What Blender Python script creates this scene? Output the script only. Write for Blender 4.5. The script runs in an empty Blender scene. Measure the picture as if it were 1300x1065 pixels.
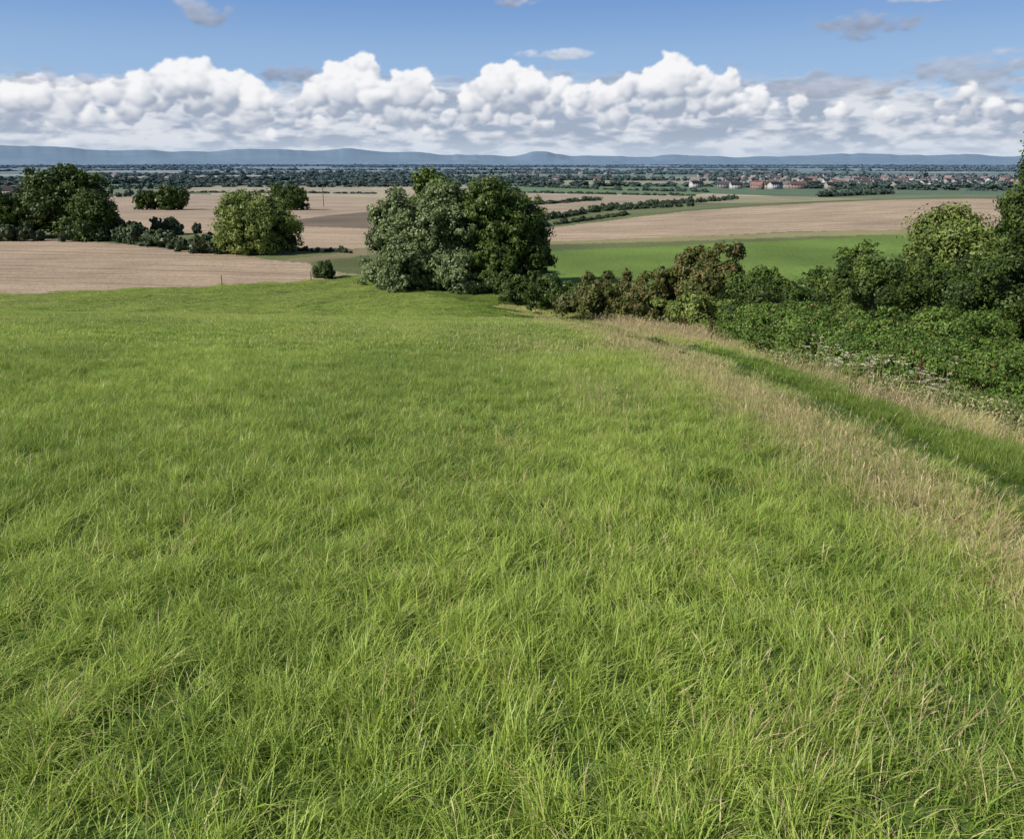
import bpy, math, numpy as np
from mathutils import Vector, Quaternion
rng=np.random.default_rng(7)
scene=bpy.context.scene
# ------------------------------------------------------------ noise helpers
def _h(xi,yi,seed):
    h=(xi*374761393+yi*668265263+seed*144269504)&0xffffffff
    h=((h^(h>>13))*1274126177)&0xffffffff
    return (h^(h>>16))/4294967295.0
def vnoise(x,y,seed=0):
    x=np.asarray(x,float);y=np.asarray(y,float)
    xi=np.floor(x).astype(np.int64);yi=np.floor(y).astype(np.int64)
    fx=x-xi;fy=y-yi;fx=fx*fx*(3-2*fx);fy=fy*fy*(3-2*fy)
    a=_h(xi,yi,seed);b=_h(xi+1,yi,seed);c=_h(xi,yi+1,seed);d=_h(xi+1,yi+1,seed)
    return (a*(1-fx)+b*fx)*(1-fy)+(c*(1-fx)+d*fx)*fy
def fbm(x,y,seed=0,o=4):
    s=0;a=.5;t=0
    for i in range(o):
        s=s+a*vnoise(x*2**i+i*17.3,y*2**i-i*9.1,seed+i);t+=a;a*=.5
    return s/t
def sm(a,b,x):
    t=np.clip((x-a)/(b-a),0,1);return t*t*(3-2*t)
# ------------------------------------------------------------ terrain
YK=np.array([-3000,-400,-60,-15,0,10,20,35,50,60,75,90,130,200,400,700,1200,2000,4000,40000],float)
ZK=np.array([4,4,2,-.5,-1.65,-2.75,-4.2,-6.9,-9.9,-11.6,-13.0,-13.8,-14.3,-15.6,-20,-26,-31,-33,-34,-34],float)
SK=np.gradient(ZK,YK)
def hprof(y):
    y=np.clip(y,YK[0],YK[-1]-1);i=np.clip(np.searchsorted(YK,y)-1,0,len(YK)-2)
    h=YK[i+1]-YK[i];t=(y-YK[i])/h
    return (2*t**3-3*t**2+1)*ZK[i]+(t**3-2*t**2+t)*h*SK[i]+(-2*t**3+3*t**2)*ZK[i+1]+(t**3-t**2)*h*SK[i+1]
def edge(y): return np.interp(y,[-5,0,15,30,50,75,95,120],[3.0,2.80,2.65,2.0,.6,-3.2,-13,-22])
def terrain(x,y):
    x=np.asarray(x,float);y=np.asarray(y,float)
    z=hprof(y)
    z=z+.016*np.clip(-x,0,90)*sm(150,70,y)
    dd=x-edge(y)
    z=z-(1.25-.55*sm(14,32,y))*sm(-.3,6.3,dd)*sm(88,60,y)
    z=z-.18*np.exp(-((dd-1.35)/.5)**2)*sm(75,50,y)          # worn, sunken path
    z=z+6.2*sm(-15,140,x)*np.exp(-((y-240)/68)**2/2)
    r=np.hypot(x,y)
    z=z+.16*(fbm(x*.25,y*.25,3,3)-.5)*sm(2,8,r)*sm(300,60,r)+1.0*(fbm(x*.012,y*.012,5,3)-.5)*sm(60,300,r)
    az=np.degrees(np.arctan2(x,y))
    hp=.0075+.0080*sm(3,-12,az)*(.7+.5*vnoise(az*.12,az*0,31))+.0050*np.exp(-((az-1.8)/1.2)**2)+.006*(fbm(az*.45,az*0+2,33,5)-.2)
    hp2=.0075*fbm(az*.3+5,az*0+7,37,5)
    z=z+hp*20000*sm(15500,20500,r)*(.85+.3*fbm(x*.0004,y*.0004,35,3))+hp2*14000*sm(12500,14000,r)*sm(15800,14200,r)
    return z
def pixel_ground(a,b):
    """camera ray through pixel column a, row b, marched to the terrain -> ground point"""
    u=(a-650)/1000;v=(487-b)/1000
    den=.9627+v*.2706;s=(-.2706+v*.9627)/den;t=u/den
    yy=np.geomspace(2,15000,6000)
    hit=np.nonzero(s*yy<=terrain(t*yy,yy))[0]
    i=hit[0] if len(hit) else len(yy)-1
    return (t*yy[i],yy[i])
def inpoly(x,y,P):
    c=np.zeros(x.shape,bool);n=len(P)
    for i in range(n):
        x1,y1=P[i];x2,y2=P[(i+1)%n]
        if y1==y2: continue
        c^=((y1>y)!=(y2>y))&(x<(x2-x1)*(y-y1)/(y2-y1)+x1)
    return c
def gz(x,y): return float(terrain(x,y))
# ------------------------------------------------------------ mesh helpers
def mk(name,V,Q,mats=(),smooth=False,mi=None):
    V=np.asarray(V,np.float32);Q=np.asarray(Q,np.int32)
    me=bpy.data.meshes.new(name)
    me.vertices.add(len(V));me.vertices.foreach_set('co',V.ravel())
    k=Q.shape[1]
    me.loops.add(Q.size);me.loops.foreach_set('vertex_index',Q.ravel())
    me.polygons.add(len(Q));me.polygons.foreach_set('loop_start',np.arange(0,Q.size,k,dtype=np.int32))
    if smooth: me.polygons.foreach_set('use_smooth',np.ones(len(Q),bool))
    if mi is not None: me.polygons.foreach_set('material_index',np.asarray(mi,np.int32))
    for m in mats: me.materials.append(m)
    me.update(calc_edges=True)
    return me
def vcol(me,name,C):
    C=np.asarray(C,np.float32)
    if C.shape[1]==3: C=np.hstack([C,np.ones((len(C),1),np.float32)])
    a=me.color_attributes.new(name,'FLOAT_COLOR','POINT');a.data.foreach_set('color',C.ravel())
def ob(name,me,parent=None,loc=(0,0,0)):
    o=bpy.data.objects.new(name,me);scene.collection.objects.link(o);o.location=loc
    if parent: o.parent=parent
    return o
# ------------------------------------------------------------ materials
class N:
    def __init__(s,name):
        s.m=bpy.data.materials.new(name);s.m.use_nodes=True;s.t=s.m.node_tree;s.t.nodes.clear()
        s.out=s.n('ShaderNodeOutputMaterial')
    def n(s,ty,**k):
        q=s.t.nodes.new(ty)
        for a,b in k.items(): setattr(q,a,b)
        return q
    def l(s,a,b): s.t.links.new(a,b)
    def math(s,op,a,b=None,c=None,clamp=False):
        q=s.n('ShaderNodeMath',operation=op,use_clamp=clamp)
        for i,v in enumerate((a,b,c)):
            if v is None: continue
            if isinstance(v,(int,float)): q.inputs[i].default_value=v
            else: s.l(v,q.inputs[i])
        return q.outputs[0]
    def mix(s,f,a,b,mode='MIX'):
        q=s.n('ShaderNodeMix',data_type='RGBA',blend_type=mode)
        for i,v in ((0,f),(6,a),(7,b)):
            if isinstance(v,(int,float)): q.inputs[i].default_value=v
            elif isinstance(v,tuple): q.inputs[i].default_value=(*v,1)
            else: s.l(v,q.inputs[i])
        return q.outputs[2]
    def noise(s,scale,detail=4,vec=None,rough=.55):
        q=s.n('ShaderNodeTexNoise');q.inputs['Scale'].default_value=scale;q.inputs['Detail'].default_value=detail;q.inputs['Roughness'].default_value=rough
        if vec is not None: s.l(vec,q.inputs['Vector'])
        return q.outputs[0]
    def pos(s): return s.n('ShaderNodeNewGeometry').outputs['Position']
    def mr(s,v,a,b,c=0.,d=1.):
        q=s.n('ShaderNodeMapRange');s.l(v,q.inputs[0])
        for i,k in enumerate((a,b,c,d)): q.inputs[i+1].default_value=k
        return q.outputs[0]
    def haze(s,col,L=4000,hc=(.18,.27,.39),mx=.86):  # airlight painted in: base colour shifts to blue with distance from the origin
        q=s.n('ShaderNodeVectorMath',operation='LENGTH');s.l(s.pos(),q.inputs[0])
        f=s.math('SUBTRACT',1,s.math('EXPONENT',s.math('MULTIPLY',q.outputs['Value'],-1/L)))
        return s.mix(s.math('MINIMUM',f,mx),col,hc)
    def surf(s,col,rough=.8,trans=0,tcol=None,bump=None,spec=.3):
        p=s.n('ShaderNodeBsdfPrincipled');p.inputs['Roughness'].default_value=rough;p.inputs['Specular IOR Level'].default_value=spec
        if isinstance(col,tuple): p.inputs['Base Color'].default_value=(*col,1)
        else: s.l(col,p.inputs['Base Color'])
        if bump is not None: s.l(bump,p.inputs['Normal'])
        o=p.outputs[0]
        if trans:
            t=s.n('ShaderNodeBsdfTranslucent')
            if isinstance(col,tuple): t.inputs[0].default_value=(*col,1)
            else: s.l(col,t.inputs[0])
            m=s.n('ShaderNodeMixShader');m.inputs[0].default_value=trans
            s.l(o,m.inputs[1]);s.l(t.outputs[0],m.inputs[2]);o=m.outputs[0]
        s.l(o,s.out.inputs[0]);return s.m
def leaf_mat(name,dark,light,accent=None,acc=.05,trans=.22,haze=False):
    s=N(name);a=s.n('ShaderNodeAttribute',attribute_name='lc')
    sp=s.n('ShaderNodeSeparateColor');s.l(a.outputs['Color'],sp.inputs[0])
    f=s.math('ADD',s.math('MULTIPLY',sp.outputs[0],.45),s.math('MULTIPLY',sp.outputs[1],.55))
    c=s.mix(f,dark,light)
    if accent: c=s.mix(s.mr(sp.outputs[2],1-acc-.01,1-acc+.01),c,accent)
    if haze: c=s.haze(c)
    return s.surf(c,.5,trans,spec=.3)
def plain(name,col,rough=.8,var=.25,scale=3,haze=False):
    s=N(name);n=s.noise(scale,5)
    c=s.mix(n,tuple(k*(1-var) for k in col),tuple(min(1,k*(1+var)) for k in col))
    if haze: c=s.haze(c)
    return s.surf(c,rough)
# ------------------------------------------------------------ fields
W1=[pixel_ground(*p) for p in [(-350,385),(0,374),(200,367),(400,357),(436,350),(385,334),(170,311),(0,299),(-350,285)]]
W2=[pixel_ground(*p) for p in [(120,249),(240,246),(455,250),(600,252),(600,300),(450,318),(355,317),(250,296),(120,288)]]
W2d=[pixel_ground(*p) for p in [(345,283),(470,268),(480,280),(470,290),(380,287)]]
W2b=[pixel_ground(*p) for p in [(230,235),(470,235),(475,244),(240,243)]]
G1=[pixel_ground(*p) for p in [(600,322),(900,309),(1165,297),(1500,292),(1500,400),(1000,380),(690,385),(600,360)]]
W3=[pixel_ground(*p) for p in [(672,307),(1000,294),(1165,291),(1500,286),(1500,254),(1260,252),(1040,257),(870,268),(672,291)]]
W3e=[pixel_ground(*p) for p in [(672,311),(1000,301),(1165,297),(1500,292),(1500,286),(1165,290),(1000,295),(672,306)]]
W4=[pixel_ground(*p) for p in [(640,246),(870,249),(850,257),(740,270),(640,280)]]
G2=[pixel_ground(*p) for p in [(640,236),(790,236),(900,245),(870,248),(640,243)]]
azf=np.radians(np.arange(-47,47.01,.115));azc=np.radians(np.arange(50,312,3.5))
AZ=np.concatenate([azf,azc])
R=np.concatenate([np.geomspace(.3,40,120)[:-1],np.geomspace(40,2600,430)[:-1],np.geomspace(2600,26000,150)])
nA=len(AZ);nR=len(R)
RR,AA=np.meshgrid(R,AZ,indexing='ij');X=(RR*np.sin(AA)).ravel();Y=(RR*np.cos(AA)).ravel()
Z=terrain(X,Y)
r=np.hypot(X,Y)
jx=X+(fbm(X*.3,Y*.3,11,3)-.5)*1.5;jy=Y+(fbm(X*.3,Y*.3,12,3)-.5)*2.2
C=np.zeros((len(X),3));wheat=np.zeros(len(X))
n1=fbm(X*.05,Y*.05,21,4)[:,None]
C[:]=np.array([.08,.13,.028])*(.7+.6*n1)
mid=(r>75)
C[mid]=(np.array([.14,.16,.06])*(.6+.8*n1))[mid]
ca,sa=math.cos(.25),math.sin(.25)
gx=(X*ca+Y*sa)/420+.35*fbm(X*.002,Y*.002,41,2);gy=(-X*sa+Y*ca)/300+.5*fbm(X*.002,Y*.002,42,2)
ci=np.floor(gx).astype(np.int64);cj=np.floor(gy).astype(np.int64)
hr=_h(ci,cj,77)
pal=np.array([[.10,.16,.045],[.46,.38,.24],[.13,.20,.055],[.08,.12,.04],[.48,.39,.25],[.18,.20,.08],[.11,.16,.06],[.34,.30,.16]])
far=r>420
C[far]=(pal[(hr*7.999).astype(int)]*(.85+.3*n1))[far]
hl=r>12000
C[hl]=(np.array([.08,.10,.05])+np.array([.12,.10,.05])*(fbm(X*.002,Y*.002,43,4)[:,None]>.55)*1.0)[hl]
def paint(P,c,w=0,var=.3):
    m=inpoly(jx,jy,P);C[m]=(np.array(c)*(1-var/2+var*n1))[m];wheat[m]=w;return m
paint(W3e,(.28,.26,.12));
tan_=(.46,.345,.24)
for P in (W1,W2,W3): paint(P,tan_,1,.25)
paint(W2d,(.20,.15,.10),.5);paint(W2b,(.42,.36,.22),.6);paint(W4,(.42,.33,.22),.9)
paint(G1,(.155,.235,.045),0,.6);paint(G2,(.14,.20,.06))
def pdist(x,y,P):
    best=np.full(x.shape,1e9)
    for (x1,y1),(x2,y2) in zip(P[:-1],P[1:]):
        dx,dy=x2-x1,y2-y1;t=np.clip(((x-x1)*dx+(y-y1)*dy)/(dx*dx+dy*dy),0,1)
        best=np.minimum(best,np.hypot(x-x1-t*dx,y-y1-t*dy))
    return best
def strip(P,w,c):
    d=pdist(X,Y,P)+(fbm(X*.4,Y*.4,61,2)-.5)*w
    m=d<w;C[m]=(np.array(c)*(.8+.4*n1))[m];wheat[m]=0
strip([pixel_ground(*p) for p in [(385,330),(450,322),(470,316)]],2.5,(.24,.20,.11))
strip([pixel_ground(*p) for p in [(405,343),(440,348),(475,350)]],.8,(.36,.30,.18))
PATH=[pixel_ground(*p) for p in [(530,352),(560,366),(590,378),(612,388)]]
V=np.column_stack([X,Y,Z]);V=np.vstack([V,[0,0,gz(0,0)]])
i=np.arange(nR-1)[:,None]*nA;j=np.arange(nA)[None,:];j2=(j+1)%nA
Q=np.stack([i+j,i+nA+j,i+nA+j2,i+j2],-1).reshape(-1,4)
cen=len(V)-1;jj=np.arange(0,nA-1,2)
QC=np.stack([np.full(len(jj),cen),jj,jj+1,np.minimum(jj+2,nA-1)],-1);QC=QC[QC[:,2]!=QC[:,3]]
Q=np.vstack([Q,QC])
s=N('ground_fields');a=s.n('ShaderNodeAttribute',attribute_name='col')
p=s.pos();w=a.outputs['Alpha']
sep=s.n('ShaderNodeSeparateXYZ');s.l(p,sep.inputs[0])
def lines(ax,ay,period,wd):
    c=s.math('ADD',s.math('MULTIPLY',sep.outputs[0],ax),s.math('MULTIPLY',sep.outputs[1],ay))
    c=s.math('ADD',c,s.math('MULTIPLY',s.noise(.02,2,p),6))
    f=s.math('FRACT',s.math('DIVIDE',c,period));return s.math('LESS_THAN',f,wd/period)
tr=s.math('MAXIMUM',lines(.18,.98,16,.7),lines(.25,.97,55,1.6))
mp=s.n('ShaderNodeMapping');s.l(p,mp.inputs[0]);mp.inputs['Rotation'].default_value=(0,0,.2);mp.inputs['Scale'].default_value=(.08,1.2,1)
rows=s.mr(s.noise(1.0,4,mp.outputs[0]),.3,.7,.68,1.22)
patch=s.mr(s.noise(.04,5,p),.3,.7,.78,1.17)
fine=s.mr(s.noise(2.2,6,p,.7),.3,.7,.65,1.3)
c1=s.mix(1.0,s.mix(1.0,a.outputs['Color'],fine,'MULTIPLY'),patch,'MULTIPLY')
c2=s.mix(w,c1,s.mix(1.0,c1,rows,'MULTIPLY'))
c3=s.mix(s.math('MULTIPLY',s.math('MULTIPLY',tr,w),.5),c2,(.16,.13,.07))
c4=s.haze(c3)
bp=s.n('ShaderNodeBump');bp.inputs['Strength'].default_value=.6;bp.inputs['Distance'].default_value=.2
s.l(s.noise(4,5,p),bp.inputs['Height'])
gm=s.surf(c4,.95,bump=bp.outputs[0],spec=.1)
me=mk('ground',V,Q,[gm],True)
CC=np.column_stack([C,wheat]);CC=np.vstack([CC,[.05,.08,.02,0]])
vcol(me,'col',CC)
ob('ground',me)
# ------------------------------------------------------------ instancing
def instancer(name,pts,eul,scl,idx,srcs,dry=None):
    coll=bpy.data.collections.new(name+'_parts')
    for k,me in enumerate(srcs):
        coll.objects.link(bpy.data.objects.new(f'{name}_part_{k:02d}',me))
    pm=bpy.data.meshes.new(name);n=len(pts);pm.vertices.add(n);pm.vertices.foreach_set('co',np.asarray(pts,np.float32).ravel())
    pm.attributes.new('rot','FLOAT_VECTOR','POINT').data.foreach_set('vector',np.asarray(eul,np.float32).ravel())
    pm.attributes.new('scl','FLOAT_VECTOR','POINT').data.foreach_set('vector',np.asarray(scl,np.float32).ravel())
    pm.attributes.new('pick','INT','POINT').data.foreach_set('value',np.asarray(idx,np.int32))
    pm.attributes.new('dry','FLOAT','POINT').data.foreach_set('value',np.asarray(dry if dry is not None else np.zeros(n),np.float32))
    o=ob(name,pm)
    g=bpy.data.node_groups.new(name,'GeometryNodeTree')
    g.interface.new_socket('Geometry',in_out='INPUT',socket_type='NodeSocketGeometry')
    g.interface.new_socket('Geometry',in_out='OUTPUT',socket_type='NodeSocketGeometry')
    nn=g.nodes.new;L=g.links.new
    gi=nn('NodeGroupInput');go=nn('NodeGroupOutput');mtp=nn('GeometryNodeMeshToPoints');iop=nn('GeometryNodeInstanceOnPoints')
    ci=nn('GeometryNodeCollectionInfo');ci.inputs['Collection'].default_value=coll;ci.inputs['Separate Children'].default_value=True;ci.inputs['Reset Children'].default_value=True
    def na(t,nm):
        q=nn('GeometryNodeInputNamedAttribute');q.data_type=t;q.inputs['Name'].default_value=nm;return q.outputs[0]
    e=nn('FunctionNodeEulerToRotation')
    L(gi.outputs[0],mtp.inputs['Mesh']);L(mtp.outputs[0],iop.inputs['Points']);L(ci.outputs[0],iop.inputs['Instance'])
    iop.inputs['Pick Instance'].default_value=True
    L(na('INT','pick'),iop.inputs['Instance Index']);L(na('FLOAT_VECTOR','rot'),e.inputs[0]);L(e.outputs[0],iop.inputs['Rotation'])
    L(na('FLOAT_VECTOR','scl'),iop.inputs['Scale']);L(iop.outputs[0],go.inputs[0])
    md=o.modifiers.new('scatter','NODES');md.node_group=g
    return o
def tilt(x,y,yaw):
    e=.4;nx=-(terrain(x+e,y)-terrain(x-e,y))/(2*e);ny=-(terrain(x,y+e)-terrain(x,y-e))/(2*e)
    out=[]
    for a,b,c in zip(nx,ny,yaw):
        q=Vector((0,0,1)).rotation_difference(Vector((a,b,1)).normalized())@Quaternion((0,0,1),c)
        out.append(tuple(q.to_euler()))
    return np.array(out)
# ------------------------------------------------------------ grass
s=N('grass_blades');a=s.n('ShaderNodeAttribute',attribute_name='bl');sp=s.n('ShaderNodeSeparateColor');s.l(a.outputs['Color'],sp.inputs[0])
d=s.n('ShaderNodeAttribute',attribute_name='dry',attribute_type='INSTANCER')
p=s.pos()
mp=s.n('ShaderNodeMapping');s.l(p,mp.inputs[0]);mp.inputs['Rotation'].default_value=(0,0,-.25);mp.inputs['Scale'].default_value=(1.0,.35,1)
big=s.mr(s.noise(.32,3,mp.outputs[0]),.37,.63);sml=s.mr(s.noise(1.7,3,p),.35,.65)
f=s.math('ADD',s.math('MULTIPLY',sp.outputs[0],.40),s.math('ADD',s.math('MULTIPLY',big,.32),s.math('MULTIPLY',sml,.28)))
g=s.mix(f,(.095,.215,.018),(.53,.655,.115))
g=s.mix(s.math('MULTIPLY',s.math('POWER',sp.outputs[1],2),.35),g,(.62,.68,.23))
g=s.mix(s.math('MULTIPLY',d.outputs['Fac'],-1,clamp=True),g,(.065,.135,.018))
isdry=s.math('LESS_THAN',sp.outputs[2],s.math('ADD',d.outputs['Fac'],s.math('MULTIPLY',s.math('SUBTRACT',sml,.5),.08)))
g=s.mix(isdry,g,s.mix(sp.outputs[0],(.52,.40,.19),(.80,.66,.40)))
grass_m=s.surf(g,.42,.36,spec=.4)
s=N('straw_stalks');a=s.n('ShaderNodeAttribute',attribute_name='bl');sp=s.n('ShaderNodeSeparateColor');s.l(a.outputs['Color'],sp.inputs[0])
straw_m=s.surf(s.mix(sp.outputs[0],(.34,.26,.12),(.66,.55,.33)),.7,.25)
def blades(name,seed,size,n,h0,h1,wd,lean=.78,mat=None,curl=.30,head=False,clump=0):
    g=np.random.default_rng(seed)
    x=g.uniform(-size/2,size/2,n)*1.12;y=g.uniform(-size/2,size/2,n)*1.12
    if clump:
        cx=g.uniform(-size/2,size/2,clump);cy=g.uniform(-size/2,size/2,clump);k=g.integers(0,clump,n);m=g.random(n)<.5
        x[m]=cx[k[m]]+g.normal(0,.045*size,m.sum());y[m]=cy[k[m]]+g.normal(0,.045*size,m.sum())
    h=g.uniform(h0,h1,n)*(.65+.6*vnoise(x*5/size+seed,y*5/size,seed));yaw=g.uniform(0,6.283,n)
    main=g.uniform(0,6.283)
    b=np.abs(g.normal(lean,.42,n));dx=np.cos(yaw)+.45*np.cos(main);dy=np.sin(yaw)+.45*np.sin(main)
    l=np.hypot(dx,dy)+1e-6;dx/=l;dy/=l
    sy=yaw+g.uniform(-1,1,n);sx,syy=-np.sin(sy),np.cos(sy)
    T=np.array([0,.35,.72,1.]) ;W=np.array([.8,1,.65,.08])
    if head: T=np.array([0,.84,.92,1.]);W=np.array([.6,.5,1.9,.3])
    V=np.zeros((n,8,3));A=np.zeros((n,8,3));ww=wd*g.uniform(.6,1.3,n)
    for k,t in enumerate(T):
        px=x+dx*b*h*t**1.8;py=y+dy*b*h*t**1.8;pz=h*(t-curl*b*t**2.2)-.02
        for q,sg in ((0,-.5),(1,.5)):
            V[:,k*2+q,0]=px+sx*ww*W[k]*sg;V[:,k*2+q,1]=py+syy*ww*W[k]*sg;V[:,k*2+q,2]=pz
        A[:,2*k:2*k+2,1]=t
    A[:,:,0]=g.random(n)[:,None];A[:,:,2]=g.random(n)[:,None]
    base=np.arange(n)[:,None]*8
    Q=np.stack([base+np.array([2*k,2*k+1,2*k+3,2*k+2]) for k in range(3)],1).reshape(-1,4)
    me=mk(name,V.reshape(-1,3),Q,[mat or grass_m]);vcol(me,'bl',A.reshape(-1,3));return me
def in_wheat(x,y): return inpoly(x,y,W1)
def scatter(y0,y1,step,margin,hsc):
    ys=np.arange(y0,y1,step);P=[]
    for yy in ys:
        hw=.75*max(yy,0)+margin;xs=np.arange(-hw,hw,step);P.append(np.column_stack([xs,np.full(len(xs),yy)]))
    P=np.vstack(P);P=P+rng.uniform(-.3,.3,P.shape)*step;x,y=P.T
    keep=~in_wheat(x,y-1)&~((x>edge(y)+14)&(y>8));x,y=x[keep],y[keep]
    n=len(x);z=terrain(x,y)
    dist=edge(y)-x
    lf=sm(.36,.60,fbm(x*.8,y*.35,51,3))
    dry=.035+.62*np.exp(-(np.abs(dist-.05)/(.34+.010*y))**1.8)+.34*np.exp(-np.clip(dist,0,99)/1.5)*(dist>0)*lf
    dry+=.11*sm(.52,.72,fbm(x*.25,y*.12,52,3))+.05*sm(20,45,y)*(dist>0)
    dry+=.5*np.exp(-(pdist(x,y,PATH)/1.0)**2)
    rough=sm(.46,.60,fbm(x*.5,y*.22,53,2))
    dry=np.where(dist<-.6,-.75,dry)
    dry=np.where(dist<-1.9,-.45+.95*rough,dry)
    dry=np.where((dist<-1.8)&(y>20)&(x/np.maximum(y,1)<.27)&(y<58),.25+.45*rough,dry)
    dry=np.where((y>60)&(dist<2)&(dist>-.7),-.3,dry)
    sc=(.70+.55*fbm(x*.5,y*.5,54,3))*hsc
    sc=np.where((dist<-.8)&(dist>-1.9),sc*.45,sc);sc=np.where(dist<-1.9,sc*(1.0+1.1*rough),sc)
    return np.column_stack([x,y,z]),tilt(x,y,rng.uniform(0,6.28,n)),np.column_stack([np.ones(n),np.ones(n),sc]),n,np.clip(dry,-1,1)
near=[blades('g',100+k,.6,1900,.06,.18,.0042,mat=grass_m,clump=8) for k in range(7)]
P,E,S,n,D=scatter(-.2,13,.48,1.7,1.0)
instancer('meadow_grass',P,E,S,rng.integers(0,len(near),n),near,D)
midg=[blades('g',200+k,1.3,3300,.06,.17,.0095,mat=grass_m,clump=12) for k in range(5)]
P,E,S,n,D=scatter(12.6,42,1.08,3,.95)
instancer('hillside_grass',P,E,S,rng.integers(0,len(midg),n),midg,D)
farg=[blades('g',300+k,3.2,4200,.08,.17,.026,mat=grass_m,clump=18) for k in range(4)]
P,E,S,n,D=scatter(41,100,2.65,4,.85)
instancer('lower_meadow_grass',P,E,S,rng.integers(0,len(farg),n),farg,D)
stk=[blades('s',400+k,.6,44,.16,.33,.0030,lean=.5,mat=straw_m,curl=.2,head=True) for k in range(5)]
stf=[blades('s',410+k,1.3,150,.20,.55,.008,lean=.6,mat=straw_m,curl=.2,head=True) for k in range(4)]
yy=np.concatenate([rng.uniform(1.5,18,210),rng.uniform(1,16,60)]);xx=edge(yy)-np.concatenate([rng.normal(.05,.20,210),np.abs(rng.normal(0,1.5,60))])
n=len(xx);instancer('dry_grass_stalks',np.column_stack([xx,yy,terrain(xx,yy)]),tilt(xx,yy,rng.uniform(0,6.28,n)),np.ones((n,3))*rng.uniform(.6,1.05,(n,1)),rng.integers(0,5,n),stk)
y1=rng.uniform(16,60,80);x1=edge(y1)-rng.normal(.0,.3,80)
y2=rng.uniform(24,57,190);x2=np.maximum(y2*rng.uniform(.12,.27,190),edge(y2)+2.2)
y3=rng.uniform(8.5,18,70);x3=np.maximum(y3*rng.uniform(.36,.72,70),edge(y3)+2.3)+rng.uniform(0,1.2,70)
y4=rng.uniform(16,28,26);x4=edge(y4)+rng.uniform(2.2,4.4,26)
xx=np.concatenate([x1,x2,x3,x4]);yy=np.concatenate([y1,y2,y3,y4]);n=len(xx)
sc=np.concatenate([rng.uniform(.35,.5,80),rng.uniform(.6,1.3,190),rng.uniform(.4,1.0,70),rng.uniform(.4,.9,26)])[:,None]
instancer('tall_dry_grass',np.column_stack([xx,yy,terrain(xx,yy)]),tilt(xx,yy,rng.uniform(0,6.28,n)),np.ones((n,3))*sc,rng.integers(0,4,n),stf)
# ------------------------------------------------------------ foliage
def cubesphere(n=4):
    V=[];Q=[]
    t=np.linspace(-1,1,n+1)
    for ax in range(3):
        for sg in (-1,1):
            b=len(V)
            for a in t:
                for c in t:
                    v=[0,0,0];v[ax]=sg;v[(ax+1)%3]=a;v[(ax+2)%3]=c
                    v=np.array(v,float);V.append(v/np.linalg.norm(v))
            for i in range(n):
                for j in range(n):
                    q=[b+i*(n+1)+j,b+(i+1)*(n+1)+j,b+(i+1)*(n+1)+j+1,b+i*(n+1)+j+1]
                    Q.append(q if sg>0 else q[::-1])
    return np.array(V),np.array(Q)
CSV,CSQ=cubesphere(4)
def rdir(g,n):
    v=g.normal(0,1,(n,3));return v/np.linalg.norm(v,axis=1,keepdims=True)
def foliage(lobes,n,leaf,seed,sub=26,clr=.36,aspect=.6,low=-.6):
    g=np.random.default_rng(seed);Lb=np.array(lobes,float)
    w=(Lb[:,3]*Lb[:,5]);w/=w.sum();li=g.choice(len(Lb),n,p=w)
    sd=rdir(g,len(Lb)*sub).reshape(len(Lb),sub,3);sd[:,:,2]=np.where(sd[:,:,2]<low,-sd[:,:,2],sd[:,:,2])
    sr=g.uniform(.6,1.16,(len(Lb),sub));sc=g.uniform(.5,1.35,(len(Lb),sub));sh=g.random((len(Lb),sub))
    si=g.integers(0,sub,n);d=rdir(g,n);rad=g.random(n)**.5
    c=Lb[li,:3];rr=Lb[li,3:6];rm=rr.mean(1)
    p=c+rr*sd[li,si]*sr[li,si][:,None]+d*(rm*clr*sc[li,si]*rad)[:,None]
    nrm=d*.75+sd[li,si]*.55+g.normal(0,.45,(n,3));nrm/=np.linalg.norm(nrm,axis=1,keepdims=True)
    t=np.cross(nrm,rdir(g,n));t/=np.linalg.norm(t,axis=1,keepdims=True)+1e-9;b=np.cross(nrm,t)
    L=leaf*g.uniform(.5,1.3,n)[:,None]
    V=np.stack([p-t*L,p-b*L*aspect,p+t*L,p+b*L*aspect],1).reshape(-1,3)
    A=np.repeat(np.column_stack([g.random(n),sh[li,si],g.random(n)]),4,0)
    return V,np.arange(4*n).reshape(-1,4),A
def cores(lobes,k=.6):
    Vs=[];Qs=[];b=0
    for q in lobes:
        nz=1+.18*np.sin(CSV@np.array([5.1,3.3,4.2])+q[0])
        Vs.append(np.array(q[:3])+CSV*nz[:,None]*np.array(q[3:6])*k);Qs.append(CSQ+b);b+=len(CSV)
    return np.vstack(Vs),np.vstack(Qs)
def tube(P,Rr,k=8):
    P=np.array(P,float);V=[];Q=[]
    for i,(p,r_) in enumerate(zip(P,Rr)):
        d=P[min(i+1,len(P)-1)]-P[max(i-1,0)];d/=np.linalg.norm(d)+1e-9
        a=np.cross(d,[.3,1,.1]);a/=np.linalg.norm(a);b=np.cross(d,a)
        for j in range(k):
            an=2*math.pi*j/k;V.append(p+r_*(a*math.cos(an)+b*math.sin(an)))
    for i in range(len(P)-1):
        for j in range(k): Q.append([i*k+j,i*k+(j+1)%k,(i+1)*k+(j+1)%k,(i+1)*k+j])
    return np.array(V),np.array(Q)
def join(parts):
    Vs=[];Qs=[];b=0
    for v,q in parts: Vs.append(v);Qs.append(q+b);b+=len(v)
    return np.vstack(Vs),np.vstack(Qs)
bark=plain('bark',(.11,.085,.06),.9,.4,8)
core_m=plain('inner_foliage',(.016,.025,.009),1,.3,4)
M_dark=leaf_mat('leaf_dark',(.018,.040,.009),(.11,.165,.032))
M_ash=leaf_mat('leaf_ash',(.024,.054,.011),(.15,.215,.042))
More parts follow.
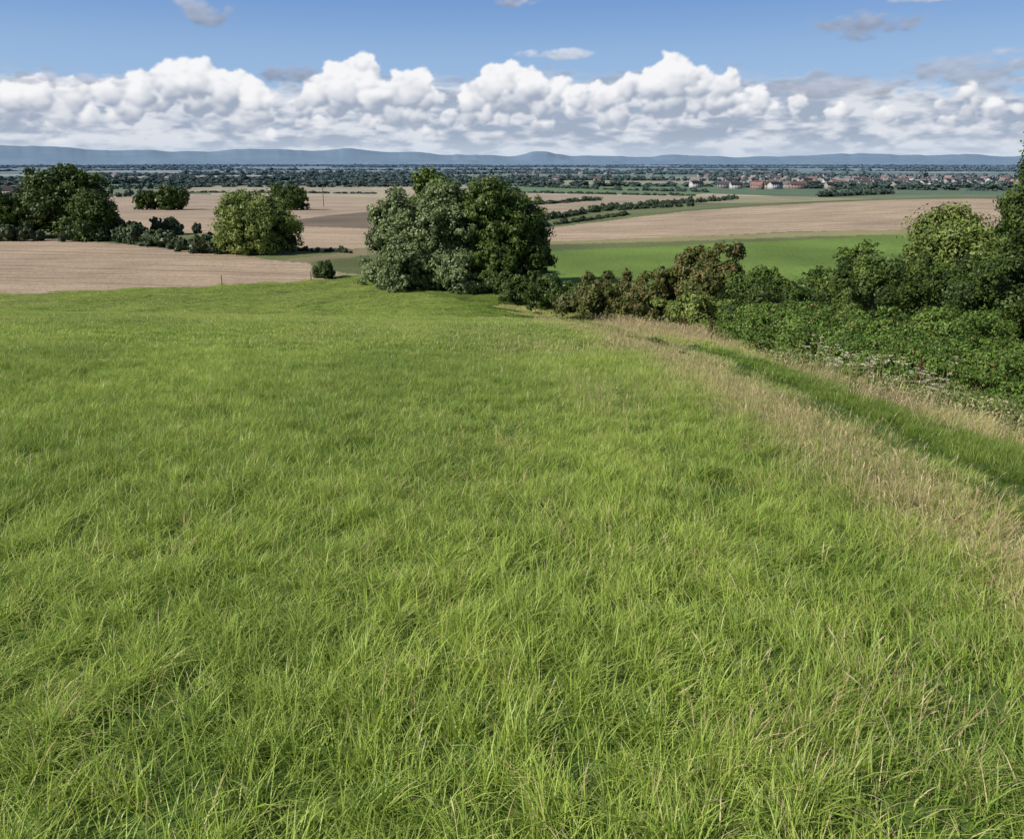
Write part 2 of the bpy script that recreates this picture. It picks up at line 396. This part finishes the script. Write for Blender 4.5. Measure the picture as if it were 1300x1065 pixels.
M_mid=leaf_mat('leaf_mid',(.030,.068,.013),(.20,.27,.052))
M_light=leaf_mat('leaf_light',(.060,.10,.020),(.30,.36,.09))
M_silver=leaf_mat('leaf_silver',(.055,.09,.030),(.30,.36,.16))
M_haw=leaf_mat('leaf_hawthorn',(.036,.058,.014),(.19,.20,.055),(.24,.13,.06),.10)
M_bram=leaf_mat('leaf_bramble',(.026,.064,.010),(.20,.31,.055),(.30,.18,.08),.04)
M_weed=leaf_mat('leaf_weeds',(.06,.11,.02),(.30,.38,.10),(.55,.47,.28),.22)
def plant(name,x,y,lobes,n,leaf,mat,trunk=None,seed=0,sub=26,clr=.36,aspect=.6,low=-.6,core=.56):
    z0=gz(x,y);e=ob(name,None,loc=(x,y,z0))
    V,Q,A=foliage(lobes,n,leaf,seed+int(x*13+y*7)%9999,sub,clr,aspect,low)
    m=mk('crown',V,Q,[mat]);vcol(m,'lc',A);ob('crown',m,e)
    if core:
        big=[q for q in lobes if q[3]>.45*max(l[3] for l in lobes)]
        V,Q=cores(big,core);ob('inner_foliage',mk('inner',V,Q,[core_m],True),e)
    if trunk:
        h,r0=trunk;top=max(l[2] for l in lobes)
        parts=[tube([(0,0,-.4),(.05,0,h*.5),(0,.1,h),(.1,.1,top)],[r0*1.35,r0,r0*.85,r0*.25])]
        for q in lobes[:9]: parts.append(tube([(0,.05,h*.75),(q[0]*.5,q[1]*.5,h*.6+q[2]*.4),(q[0],q[1],q[2]+q[5]*.3)],[r0*.5,r0*.3,r0*.08],6))
        V,Q=join(parts);ob('trunk',mk('trunk',V,Q,[bark],True),e)
    return e
def crown(h,rad,base,nl,seed,skirt=0.):
    g=np.random.default_rng(seed);L=[];nl=int(nl*1.7)
    hc=(h-base)/2;zc=base+hc
    for k in range(nl):
        d=rdir(g,1)[0];f=g.uniform(.4,.78)
        rr=rad*g.uniform(.20,.40)
        dz=d[2]*hc*f
        wz=1.0-.25*max(0,d[2])
        L.append((d[0]*rad*f*wz,d[1]*rad*f*wz,zc+dz,rr,rr,min(rr*1.0,hc*.5)))
    L.append((0,0,zc,rad*.62,rad*.62,hc*.70))
    for k in range(int(skirt)):
        a=g.uniform(0,6.28);rr=rad*g.uniform(.28,.42);f=g.uniform(.45,.72)
        L.append((math.cos(a)*rad*f,math.sin(a)*rad*f,base+rr*.75,rr,rr,rr))
    return L
plant('willow_tree',-13.4,93,crown(10.4,4.6,-.2,14,1,8),36000,.18,M_silver,(2,.35),1)
plant('willow_tree',-8.2,90,crown(12.2,5.2,-.2,18,2,8),50000,.18,M_silver,(2,.4),2)
plant('willow_tree',-9.5,98,crown(13.0,4.8,.5,14,12),24000,.22,M_mid,(2,.4),12)
plant('ash_tree',-1.8,90,crown(13.2,5.6,-.2,20,3,10),66000,.18,M_ash,(2.4,.4),3)
plant('ash_tree',1.8,92.5,crown(9.8,3.6,-.2,12,33,7),24000,.18,M_dark,(2,.3),33)
plant('elder_bush',-11.5,86,crown(5.6,3.6,-.3,9,4,4),16000,.16,M_silver,None,4)
plant('elder_bush',-6.2,85,crown(5.4,3.4,-.3,9,5,4),16000,.16,M_silver,None,5)
plant('elder_bush',-1.8,84.5,crown(5.4,3.4,-.3,9,34,4),16000,.16,M_ash,None,34)
plant('elder_bush',2.4,88,crown(5.2,2.8,-.3,8,6,4),12000,.16,M_dark,None,6)
plant('willow_tree',-41.5,130,crown(9.8,7.2,.1,20,7,10),48000,.22,M_light,(1.6,.35),7)
plant('oak_tree',-92,165,crown(14,10,.1,20,8,8),42000,.32,M_dark,(2.6,.5),8)
plant('oak_tree',-82,158,crown(9.5,6.5,.1,12,9,6),20000,.30,M_dark,(2.2,.4),9)
plant('oak_tree',-105,160,crown(10.5,8,.1,14,10,6),24000,.32,M_ash,(2.2,.4),10)
plant('oak_tree',-120,158,crown(10.5,9,.1,14,11,6),24000,.32,M_dark,(2.2,.4),11)
plant('hawthorn_bush',-23.2,97,crown(2.3,1.7,-.2,6,13,3),8000,.10,M_dark,None,13)
plant('oak_tree',-137,325,crown(9,8,.0,10,14,5),9000,.5,M_dark,(2,.4),14)
plant('oak_tree',-146,322,crown(7.6,5,.0,8,15,4),5000,.5,M_dark,(2,.4),15)
plant('oak_tree',-90,330,crown(9.5,7,.0,10,16,5),9000,.5,M_dark,(2,.4),16)
plant('ash_tree',-99,345,crown(11,6,.0,10,17,4),7000,.5,M_dark,(2,.4),17)
def hedge(name,pts,h,rad,n,leaf,mat,seed,per=1.0,core=.42):
    g=np.random.default_rng(seed);pts=np.array(pts,float);x0,y0=pts.mean(0);z0=gz(x0,y0);L=[]
    for (xa,ya),(xb,yb) in zip(pts[:-1],pts[1:]):
        m=max(2,int(math.hypot(xb-xa,yb-ya)/rad*2.2*per))
        for t in np.linspace(0,1,m):
            x=xa+(xb-xa)*t+g.normal(0,rad*.35);y=ya+(yb-ya)*t+g.normal(0,rad*.35)
            hh=h*g.uniform(.55,1.12);rr=rad*g.uniform(.6,1.1);zz=gz(x,y)-z0
            L.append((x-x0,y-y0,zz+hh*.42,rr,rr,hh*.45))
            for q in range(3):
                L.append((x-x0+g.normal(0,rad*.65),y-y0+g.normal(0,rad*.65),zz+hh*g.uniform(.4,.98),rr*g.uniform(.22,.45),rr*.36,hh*g.uniform(.08,.2)))
    return plant(name,x0,y0,L,n,leaf,mat,None,seed,low=-.3,core=core)
hedge('blackthorn_hedge',[(-1.6,76),(3.5,73),(7,70)],3.2,1.8,42000,.13,M_dark,21)
hedge('hawthorn_hedge',[(6.5,67),(10.5,62)],4.2,2.0,32000,.13,M_haw,22)
hedge('hawthorn_hedge',[(10.5,60),(14.5,58)],6.2,2.4,42000,.13,M_haw,23)
hedge('elder_hedge',[(12.0,55),(14.5,51)],2.8,1.4,26000,.10,M_light,24)
hedge('blackthorn_hedge',[(14.0,48),(16.5,44),(19,39)],3.1,1.6,54000,.09,M_dark,25)
hedge('hawthorn_hedge',[(15.5,55),(23,50)],4.2,1.9,36000,.11,M_mid,26)
hedge('blackthorn_hedge',[(14.6,32),(17.0,29.5),(20.5,27)],3.3,1.7,90000,.062,M_dark,27)
hedge('hawthorn_hedge',[(17.5,37),(23,33)],4.2,2.0,50000,.08,M_mid,28)
plant('elder_tree',25.4,46,crown(7.9,3.9,-.2,14,29,8),42000,.11,M_light,(1.5,.22),29)
plant('ash_tree',21.5,31.0,crown(10.0,2.7,-.1,18,30,8),80000,.075,M_dark,(2,.25),30)
plant('ash_tree',26.8,35,crown(11.0,4.0,-.1,16,31,6),34000,.10,M_dark,(2,.25),31)
def bramble(pts,h,rad,n,leaf,seed): return hedge('bramble_thicket',pts,h,rad,n,leaf,M_bram,seed,1.5,.36)
bramble([(9.4,29),(11.6,26.5),(14.5,25)],1.25,1.25,60000,.050,41)
bramble([(7.7,22.4),(10.0,20.6),(13.4,20)],1.05,1.1,78000,.040,42)
bramble([(8.6,17.8),(10.8,16.8),(14,16)],.9,1.0,60000,.036,43)
bramble([(9.2,13.8),(12.4,12.8)],.62,.75,36000,.032,44)
bramble([(11.5,35),(14.5,33)],1.5,1.4,32000,.062,45)
hedge('nettle_patch',[(6.8,11.4),(8.4,13.2),(8.0,15.5)],.45,.6,24000,.024,M_weed,46,1.2,0)
hedge('nettle_patch',[(6.2,9.0),(7.8,10.2)],.32,.42,14000,.020,M_weed,47,1.2,0)
hedge('nettle_patch',[(6.6,17.5),(7.0,19.6)],.4,.5,12000,.028,M_weed,48,1.2,0)
# hogweed umbels
g=np.random.default_rng(5);parts=[];hp=[]
for k in range(54):
    y=g.uniform(10.5,18);x=y*g.uniform(.38,.58);z=gz(x,y);h=g.uniform(.45,.85);dx,dy=g.normal(0,.08,2)
    parts.append(tube([(x,y,z-.05),(x+dx*.4,y+dy*.4,z+h*.6),(x+dx,y+dy,z+h)],[.009,.007,.004],5))
    for q in range(3):
        a=g.uniform(0,6.28);l=g.uniform(.06,.2);cx,cy,cz=x+dx+l*math.cos(a),y+dy+l*math.sin(a),z+h-.03-g.uniform(0,.1)
        parts.append(tube([(x+dx*.8,y+dy*.8,z+h*.78),(cx,cy,cz)],[.004,.002],4))
        for w_ in range(9):
            b=g.uniform(0,6.28);rr=g.uniform(0,.05);hp.append((cx+rr*math.cos(b),cy+rr*math.sin(b),cz+.01+g.uniform(0,.01)))
stem=plain('hogweed_stem',(.22,.22,.09),.8);wht=plain('hogweed_flower',(.55,.50,.38),.8,.2)
e=ob('hogweed',None);V,Q=join(parts);ob('stems',mk('stems',V,Q,[stem]),e)
hp=np.array(hp);o=np.array([[-1,-1,0],[1,-1,0],[1,1,0],[-1,1,0]])*.010
V=(hp[:,None,:]+o[None]+g.normal(0,.004,(len(hp),4,3))).reshape(-1,3);ob('flowers',mk('flowers',V,np.arange(len(V)).reshape(-1,4),[wht]),e)
dm=plain('dock_seed',(.10,.045,.02),.9)
for (x,y) in [(7.6,34),(7.3,33.3),(6.2,24),(7.3,13.6)]:
    z=gz(x,y);e=ob('dock_plant',None,loc=(x,y,z));ob('stem',mk('st',*tube([(0,0,0),(.02,0,.4),(0,.02,.85)],[.012,.01,.004],6),[dm]),e)
    V,Q,A=foliage([(0,0,.62,.05,.05,.27)],420,.018,3);ob('seeds',mk('sd',V,Q,[dm]),e)
# ------------------------------------------------------------ distant trees and hedgerows
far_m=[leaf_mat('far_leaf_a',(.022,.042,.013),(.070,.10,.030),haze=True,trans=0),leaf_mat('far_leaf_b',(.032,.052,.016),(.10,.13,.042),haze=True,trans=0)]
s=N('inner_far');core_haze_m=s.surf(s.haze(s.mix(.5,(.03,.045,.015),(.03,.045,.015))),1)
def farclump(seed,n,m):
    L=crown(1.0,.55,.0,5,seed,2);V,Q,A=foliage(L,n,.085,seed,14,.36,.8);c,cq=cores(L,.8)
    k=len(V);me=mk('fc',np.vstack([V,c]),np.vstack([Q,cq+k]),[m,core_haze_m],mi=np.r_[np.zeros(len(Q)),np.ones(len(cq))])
    vcol(me,'lc',np.vstack([A,np.zeros((len(c),3))]));return me
fc=[farclump(500+k,600,far_m[k%2]) for k in range(6)]
P=[];S=[]
g=np.random.default_rng(77)
def row(p,q,step,h,jit=.4,gap=0,wide=.9):
    L=math.hypot(q[0]-p[0],q[1]-p[1]);m=max(1,int(L/step))
    for t in np.linspace(0,1,m):
        if g.random()<gap: continue
        x=p[0]+(q[0]-p[0])*t+g.normal(0,step*jit);y=p[1]+(q[1]-p[1])*t+g.normal(0,step*jit)
        hh=h*g.uniform(.45,1.2)*(1.35 if g.random()<.12 else 1);P.append((x,y));S.append((max(hh*g.uniform(.8,1.3),step*wide),)*2+(hh,))
def srow(a,b,step,h,**k): row(pixel_ground(*a),pixel_ground(*b),step,h,**k)
srow((150,306),(272,322),1.6,3.2)
srow((150,300),(250,296),2.2,4.0)
srow((-50,306),(150,306),2.5,3.5)
srow((350,317),(450,321),1.0,.9)
srow((240,244.5),(475,246),4,2.0,wide=1.5)
srow((150,250),(240,246),6,3.5,gap=.2)
srow((0,262),(60,256),5,7);srow((-200,270),(60,262),5,7)
srow((672,289),(800,272),1.6,1.3,wide=1.4);srow((675,282),(870,257),1.9,2.2,wide=1.4);srow((760,268),(875,262),2.0,1.8,wide=1.4)
srow((870,258),(935,252),3,2.5)
srow((640,244),(880,248.5),4,2.2,wide=1.4)
srow((640,236),(900,244),5,4,gap=.1,wide=1.3);srow((230,235),(470,236),6,4,gap=.1,wide=1.3)
srow((640,262),(760,254),4,2.0,wide=1.4)
srow((0,240),(240,240),7,7,gap=.1,wide=1.2);srow((100,232),(500,232),8,7,gap=.1,wide=1.3)
srow((470,232),(700,232),8,6,wide=1.3)
srow((620,228),(1000,230),8,9,gap=.1,wide=1.3);srow((900,225),(1300,228),8,12,gap=.05,wide=1.4);srow((930,237),(1300,235),7,7,gap=.45,wide=1.2);srow((1040,250),(1130,246),4,5);srow((1060,241),(1300,240),7,5,gap=.5)
for k in range(92):
    rr=850*(12000/850)**(g.random()**.75);a=math.radians(g.uniform(-44,44));x,y=rr*math.sin(a),rr*math.cos(a)
    th=g.normal(0,.16)-a;L=g.uniform(150,700)*(1+rr/2500);h=g.uniform(5.5,9)*(1+rr/16000)
    if math.degrees(a)>10 and rr<1500 and g.random()<.7: continue
    row((x-L/2*math.cos(th),y-L/2*math.sin(th)),(x+L/2*math.cos(th),y+L/2*math.sin(th)),8*(1+rr/2600),h,gap=.04,wide=1.5,jit=.3)
P=np.array(P);S=np.array(S);n=len(P)
instancer('distant_trees',np.column_stack([P,terrain(P[:,0],P[:,1])-.1]),np.column_stack([np.zeros(n),np.zeros(n),g.uniform(0,6.28,n)]),S,g.integers(0,6,n),fc)
# ------------------------------------------------------------ houses
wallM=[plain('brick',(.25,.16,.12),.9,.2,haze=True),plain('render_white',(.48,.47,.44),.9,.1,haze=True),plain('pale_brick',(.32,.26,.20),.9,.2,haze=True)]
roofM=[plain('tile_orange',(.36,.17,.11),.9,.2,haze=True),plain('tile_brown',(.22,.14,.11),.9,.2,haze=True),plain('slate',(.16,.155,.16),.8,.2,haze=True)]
glass=plain('window_glass',(.06,.07,.08),.3);doorM=plain('door_paint',(.12,.08,.06),.6)
def box(x0,x1,y0,y1,z0,z1):
    V=np.array([(x,y,z) for z in (z0,z1) for y in (y0,y1) for x in (x0,x1)],float)
    return V,np.array([[0,2,3,1],[4,5,7,6],[0,1,5,4],[2,6,7,3],[0,4,6,2],[1,3,7,5]])
def gable(Lx,Wy,h,rh):
    V,Q=box(-Lx/2,Lx/2,-Wy/2,Wy/2,-1,h)
    V2=np.array([(-Lx/2,-Wy/2,h),(-Lx/2,Wy/2,h),(-Lx/2,0,h+rh),(-Lx/2,0,h+rh),(Lx/2,-Wy/2,h),(Lx/2,Wy/2,h),(Lx/2,0,h+rh),(Lx/2,0,h+rh-.001)])
    return join([(V,Q),(V2,np.array([[0,1,2,3],[4,5,6,7]]))])
def roofmesh(Lx,Wy,h,rh):
    o=.4;k=rh/(Wy/2);parts=[]
    for sg in (-1,1):
        a=[(-Lx/2-o,sg*(Wy/2+o),h-o*k+.05),(Lx/2+o,sg*(Wy/2+o),h-o*k+.05),(Lx/2+o,0,h+rh+.05),(-Lx/2-o,0,h+rh+.05)]
        b=[(p[0],p[1],p[2]+.18) for p in a];V=np.array(a+b);parts.append((V,np.array([[0,1,2,3],[4,5,6,7],[0,1,5,4],[0,3,7,4],[1,2,6,5]])))
    return join(parts)
HV=[]
for (Lx,Wy,h,rh) in [(9,7.5,4.8,2.8),(13,8,4.8,3.0),(11,8,2.7,2.6),(16,8,4.8,2.8)]:
    wm=[];k=max(2,int(Lx/3))
    for fl in ([1.0,3.4] if h>4 else [1.0]):
        for i_ in range(k):
            cx=-Lx/2+(i_+.5)*Lx/k
            for sg in (-1,1):
                if fl==1.0 and i_==k//2: continue
                wm.append(box(cx-.6,cx+.6,sg*(Wy/2+.02)-.03,sg*(Wy/2+.02)+.03,fl,fl+1.1))
    cx=-Lx/2+(k//2+.5)*Lx/k
    HV.append((gable(Lx,Wy,h,rh),roofmesh(Lx,Wy,h,rh),join(wm),box(cx-.5,cx+.5,-Wy/2-.06,-Wy/2+.02,0,2.1),box(Lx/2-1.6,Lx/2-.8,-.4,.4,h,h+rh+1.1)))
cache={}
def part(v,i_,m):
    k=(v,i_,m.name)
    if k not in cache: cache[k]=mk('house_part',*HV[v][i_],[m])
    return cache[k]
def house(x,y,rot,v,wm,rm,name='brick_house'):
    e=ob(name,None,loc=(x,y,gz(x,y)));e.rotation_euler=(0,0,rot)
    for nm,i_,m in (('walls',0,wm),('roof',1,rm),('windows',2,glass),('door',3,doorM),('chimney',4,wm)): ob(nm,part(v,i_,m),e)
g=np.random.default_rng(99)
for k in range(180):
    b=g.uniform(880,1330) if k>24 else g.uniform(930,1060)
    if k>120: b=g.uniform(1090,1330)
    dist=g.uniform(950,1900) if k>24 else g.uniform(880,1020)
    x=(b-650)/1035*dist;rm=roofM[0] if g.random()<.5 else roofM[g.integers(1,3)]
    w_=g.integers(0,3)
    house(x,dist,g.normal(0,.5)+(1.57 if g.random()<.25 else 0),int(g.integers(0,4)),wallM[w_],rm,'brick_house' if w_!=1 else 'rendered_house')
for k in range(34):
    dist=g.uniform(1300,2800);x=g.uniform(-.5,.2)*dist;house(x,dist,g.normal(0,.5),int(g.integers(0,4)),wallM[g.integers(0,3)],roofM[g.integers(0,3)])
for (x,y) in [(-330,600),(-392,640)]: 
    e=ob('farm_barn',None,loc=(x,y,gz(x,y)));ob('walls',mk('w',*gable(26,14,4,3),[wallM[2]]),e);ob('roof',mk('r',*roofmesh(26,14,4,3),[roofM[1]]),e);ob('doors',mk('d',*box(-3,3,-7.1,-6.98,0,3.6),[doorM]),e)
wood=plain('weathered_wood',(.16,.13,.10),.9)
x,y=pixel_ground(411,262);z=gz(x,y);e=ob('utility_pole',None,loc=(x,y,z))
ob('pole',mk('p',*tube([(0,0,-.5),(0,0,9)],[.2,.14]),[wood]),e);ob('crossarm',mk('c',*box(-1.1,1.1,-.08,.08,8.2,8.4),[wood]),e)
for px_,py_ in [(282,362),(395,356)]:
    x,y=pixel_ground(px_,py_);z=gz(x,y);e=ob('fence_post',None,loc=(x,y,z));ob('post',mk('p',*tube([(0,0,-.3),(0,0,1.1),(0,0,1.18)],[.06,.055,.02]),[wood]),e)
# ------------------------------------------------------------ sky dome with cumulus bank
a_=np.linspace(-62,62,1560);e_=np.linspace(-.6,13.5,224);da=a_[1]-a_[0];de=e_[1]-e_[0]
Am,Em=np.meshgrid(a_,e_);Hb=np.full(Am.shape,-99.);NA=np.zeros(Am.shape);NE=np.zeros(Am.shape);NZ=np.zeros(Am.shape);TE=np.zeros(Am.shape)
g=np.random.default_rng(2024)
def splat(a,e,r_,d,te):
    i0=max(0,int((e-r_-e_[0])/de));i1=min(len(e_),int((e+r_-e_[0])/de)+2);j0=max(0,int((a-r_-a_[0])/da));j1=min(len(a_),int((a+r_-a_[0])/da)+2)
    if i0>=i1 or j0>=j1: return
    x=(Am[i0:i1,j0:j1]-a)/r_;y=(Em[i0:i1,j0:j1]-e)/r_;q=1-x*x-y*y;m=q>0;z=np.sqrt(np.where(m,q,0));h=d+z*r_
    w=m&(h>Hb[i0:i1,j0:j1])
    Hb[i0:i1,j0:j1][w]=h[w];NA[i0:i1,j0:j1][w]=x[w];NE[i0:i1,j0:j1][w]=y[w];NZ[i0:i1,j0:j1][w]=z[w];TE[i0:i1,j0:j1][w]=te
def puff(a,e,r_,d,lv,te):
    splat(a,e,r_,d,te)
    if lv==0 or r_<.11: return
    for k in range(9):
        th=g.uniform(-.35,math.pi+.35);f=g.uniform(.45,1.02)
        z=g.uniform(0,.8);puff(a+math.cos(th)*r_*f*math.sqrt(1-z*z*.6),e+math.sin(th)*r_*f*math.sqrt(1-z*z*.6),r_*g.uniform(.24,.56),d+z*r_*.7,lv-1,te)
heads=[(-22,4.7,1.0),(-20.6,5.0,1.1),(-18.8,4.5,1.2),(-17,3.9,1.0),(-24,4.2,1.0),(-13.2,4.3,.9),(-11.2,4.7,1.3),(-10.1,5.4,1.2),(-9.5,4.3,1.2),(-6.8,4.7,1.2),(-5.9,4.2,.9),(-2.8,4.0,.9),(-1.4,4.8,1.1),(-.2,5.4,1.1),(1.2,4.9,1.1),(3.1,4.6,.8),(4.5,4.0,.7),
 (6.2,4.2,.9),(8.0,4.9,.8),(9.6,5.0,1.1),(10.9,5.3,1.2),(12.6,5.0,1.0),(14.3,4.8,.9),(-25.8,4.1,.8),(-27.5,3.9,.9),(-29.5,3.8,.9),(-31,3.6,.9),(-33,3.6,1.0),(16.5,3.9,.7),(19,3.6,.5),(28.5,4.0,.6),(36,4.4,1.3),(-38,4.6,1.5),(-43,4,1.4),(42,4.4,1.4),(-50,4.8,1.6),(50,4.6,1.6)]
for (a,e,r_) in heads:
    puff(a,e,r_,g.uniform(0,.6),3,e)
    for q in range(2): puff(a+g.normal(0,1.0),e-g.uniform(.5,1.5),r_*g.uniform(.5,.95),g.uniform(-.6,.3),3,e-.4)
for k in range(150):
    a=g.uniform(-60,60);e=g.uniform(.9,3.6);puff(a,e,g.uniform(.15,.6)*(.5+e*.22),-1.5+g.uniform(0,.5)-e*.2,2,e)
wa=(fbm(Am*1.3,Em*1.6,91,5)-.5)*.9+(fbm(Am*6,Em*6,95,3)-.5)*.24;we=(fbm(Am*1.3+40,Em*1.6,92,5)-.5)*.8+(fbm(Am*6+9,Em*6,96,3)-.5)*.24
jx_=np.clip(((Am+wa-a_[0])/da).round().astype(int),0,len(a_)-1);ix_=np.clip(((Em+we-e_[0])/de).round().astype(int),0,len(e_)-1)
def blur(M,k):
    for ax in (0,1):
        P_=np.pad(M,[(k,k) if q==ax else (0,0) for q in (0,1)],'edge')
        M=sum(np.take(P_,range(q,q+M.shape[ax]),ax) for q in range(2*k+1))/(2*k+1)
    return M
mask=(Hb>-50).astype(float)[ix_,jx_]
na=blur(NA[ix_,jx_],1);ne=blur(NE[ix_,jx_],1);nz=blur(NZ[ix_,jx_],1)
lam=np.clip(-.55*na+.62*ne+.55*nz,-1,1)
rel=Em-TE[ix_,jx_]
shade=np.clip(.38+.66*lam+.38*np.clip(rel,-1.6,.8)+(fbm(Am*1.2,Em*2,97,5)-.5)*.75,0,1)
shade=blur(shade,1)
hi=np.array([.93,.93,.95]);lo=np.array([.36,.42,.53])
Cc=lo+(hi-lo)*(shade**.85)[...,None]
am=blur(mask,2);am=sm(.25,.9,am+(fbm(Am*5,Em*6,98,3)-.5)*.5)
st=fbm(Am*.22,Em*1.1,101,5);s2=fbm(Am*.35+7,Em*1.5,102,5);s3=fbm(Am*.8+3,Em*2.6,103,5)
topE=5.0*np.cos(np.radians(Am))+1.6*(fbm(Am*.12,Am*0,104,3)-.5)
bk=sm(.9,-.3,Em-topE+(s3-.5)*2.2)
la=bk*sm(.08,.32,st*.45+.55*s2+.10*sm(4.2,1,Em))
lw=sm(.36,.64,s2*.45+s3*.55)[...,None]
lc=np.array([.36,.43,.55])+(np.array([.72,.75,.81])-np.array([.36,.43,.55]))*lw
hz=sm(2.0,.2,Em)[...,None];lc=lc*(1-hz*.65)+np.array([.58,.67,.79])*hz*.65
fade=sm(.8,3.4,Em+2.6*(s3-.5));am=am*(.10+.90*fade)
al=1-(1-am)*(1-la)
col=(Cc*am[...,None]+lc*(la*(1-am))[...,None])/np.maximum(al,1e-4)[...,None]
for (a,e,ra,re_,dk) in [(-20,9.0,1.9,.9,.15),(-14.8,5.6,2.4,.6,.0),(22.6,8.1,3.6,.9,.05),(-33,8,2.6,.9,.2),(0.2,10.3,1.8,.45,.3),(29,5.4,4.2,1.0,.25),(2.8,7.0,3.0,.4,.8),(26,9.5,3,.35,.8),(21,4.6,4,.7,.35),(-28,4.7,3.5,.5,.4)]:
    d=((Am-a)/ra)**2+((Em-e)/re_)**2;m=sm(.0,.6,(1-d)*.6+(fbm(Am*1.0,Em*2.2,110+int(a),5)-.5)*1.5)*sm(1.7,.7,d)*.75
    cc=np.array([.32,.36,.46])*(1-dk)+np.array([.72,.76,.84])*dk;cc=cc*(1+.5*(fbm(Am*1.5,Em*3,120,3)-.5)+.25*np.clip((Em-e)/re_,-1,1))[...,None]
    na_=1-(1-al)*(1-m);col=(cc*m[...,None]+col*(al*(1-m))[...,None])/np.maximum(na_,1e-4)[...,None];al=na_
blue=np.array([.15,.31,.66])*sm(5,12,Em)[...,None]+np.array([.32,.50,.78])*(1-sm(5,12,Em))[...,None]
ba=sm(13.4,10.9,Em)*.85*sm(61,56,np.abs(Am))
fin=1-(1-al)*(1-ba);col=(col*al[...,None]+blue*(ba*(1-al))[...,None])/np.maximum(fin,1e-4)[...,None]
fin=fin*sm(13.4,12.4,Em)*sm(61.5,58,np.abs(Am))
Rd=60000;ar=np.radians(Am);er=np.radians(Em)
V=np.stack([Rd*np.cos(er)*np.sin(ar),Rd*np.cos(er)*np.cos(ar),Rd*np.sin(er)],-1).reshape(-1,3)
nc=len(a_);i=np.arange(len(e_)-1)[:,None]*nc;j=np.arange(nc-1)[None];Q=np.stack([i+j,i+j+1,i+nc+j+1,i+nc+j],-1).reshape(-1,4)
s=N('sky_clouds');a=s.n('ShaderNodeAttribute',attribute_name='cl');em=s.n('ShaderNodeEmission');tr=s.n('ShaderNodeBsdfTransparent');mx=s.n('ShaderNodeMixShader')
s.l(a.outputs['Color'],em.inputs[0]);s.l(a.outputs['Alpha'],mx.inputs[0]);s.l(tr.outputs[0],mx.inputs[1]);s.l(em.outputs[0],mx.inputs[2]);s.l(mx.outputs[0],s.out.inputs[0])
s.m.cycles.emission_sampling='NONE'
me=mk('sky',V,Q,[s.m]);vcol(me,'cl',np.dstack([col,fin]).reshape(-1,4));ob('sky',me)
# ------------------------------------------------------------ light, world, camera
SE,SAz=38,242
w=bpy.data.worlds.new('World');scene.world=w;w.use_nodes=True;nt=w.node_tree
bg=nt.nodes['Background'];sk=nt.nodes.new('ShaderNodeTexSky');sk.sky_type='NISHITA';sk.sun_disc=False
sk.sun_elevation=math.radians(SE);sk.sun_rotation=math.radians(SAz);sk.dust_density=.5
nt.links.new(sk.outputs[0],bg.inputs[0]);bg.inputs[1].default_value=.08
sl=bpy.data.lights.new('sun','SUN');sl.energy=5.0;sl.angle=math.radians(.5);sl.color=(1,.95,.86)
so=bpy.data.objects.new('sun',sl);scene.collection.objects.link(so)
dv=Vector((math.sin(math.radians(SAz))*math.cos(math.radians(SE)),math.cos(math.radians(SAz))*math.cos(math.radians(SE)),math.sin(math.radians(SE))))
so.rotation_euler=dv.to_track_quat('Z','Y').to_euler();so.location=(-20,-20,30)
cd=bpy.data.cameras.new('camera');cd.lens=36*1000/1300;cd.sensor_width=36;cd.shift_y=-45/1300;cd.clip_end=200000;cd.clip_start=.05
co=bpy.data.objects.new('camera',cd);scene.collection.objects.link(co);co.location=(0,0,0);co.rotation_euler=(math.radians(90-15.7),0,0)
scene.camera=co
scene.view_settings.view_transform='Standard';scene.view_settings.look='None'
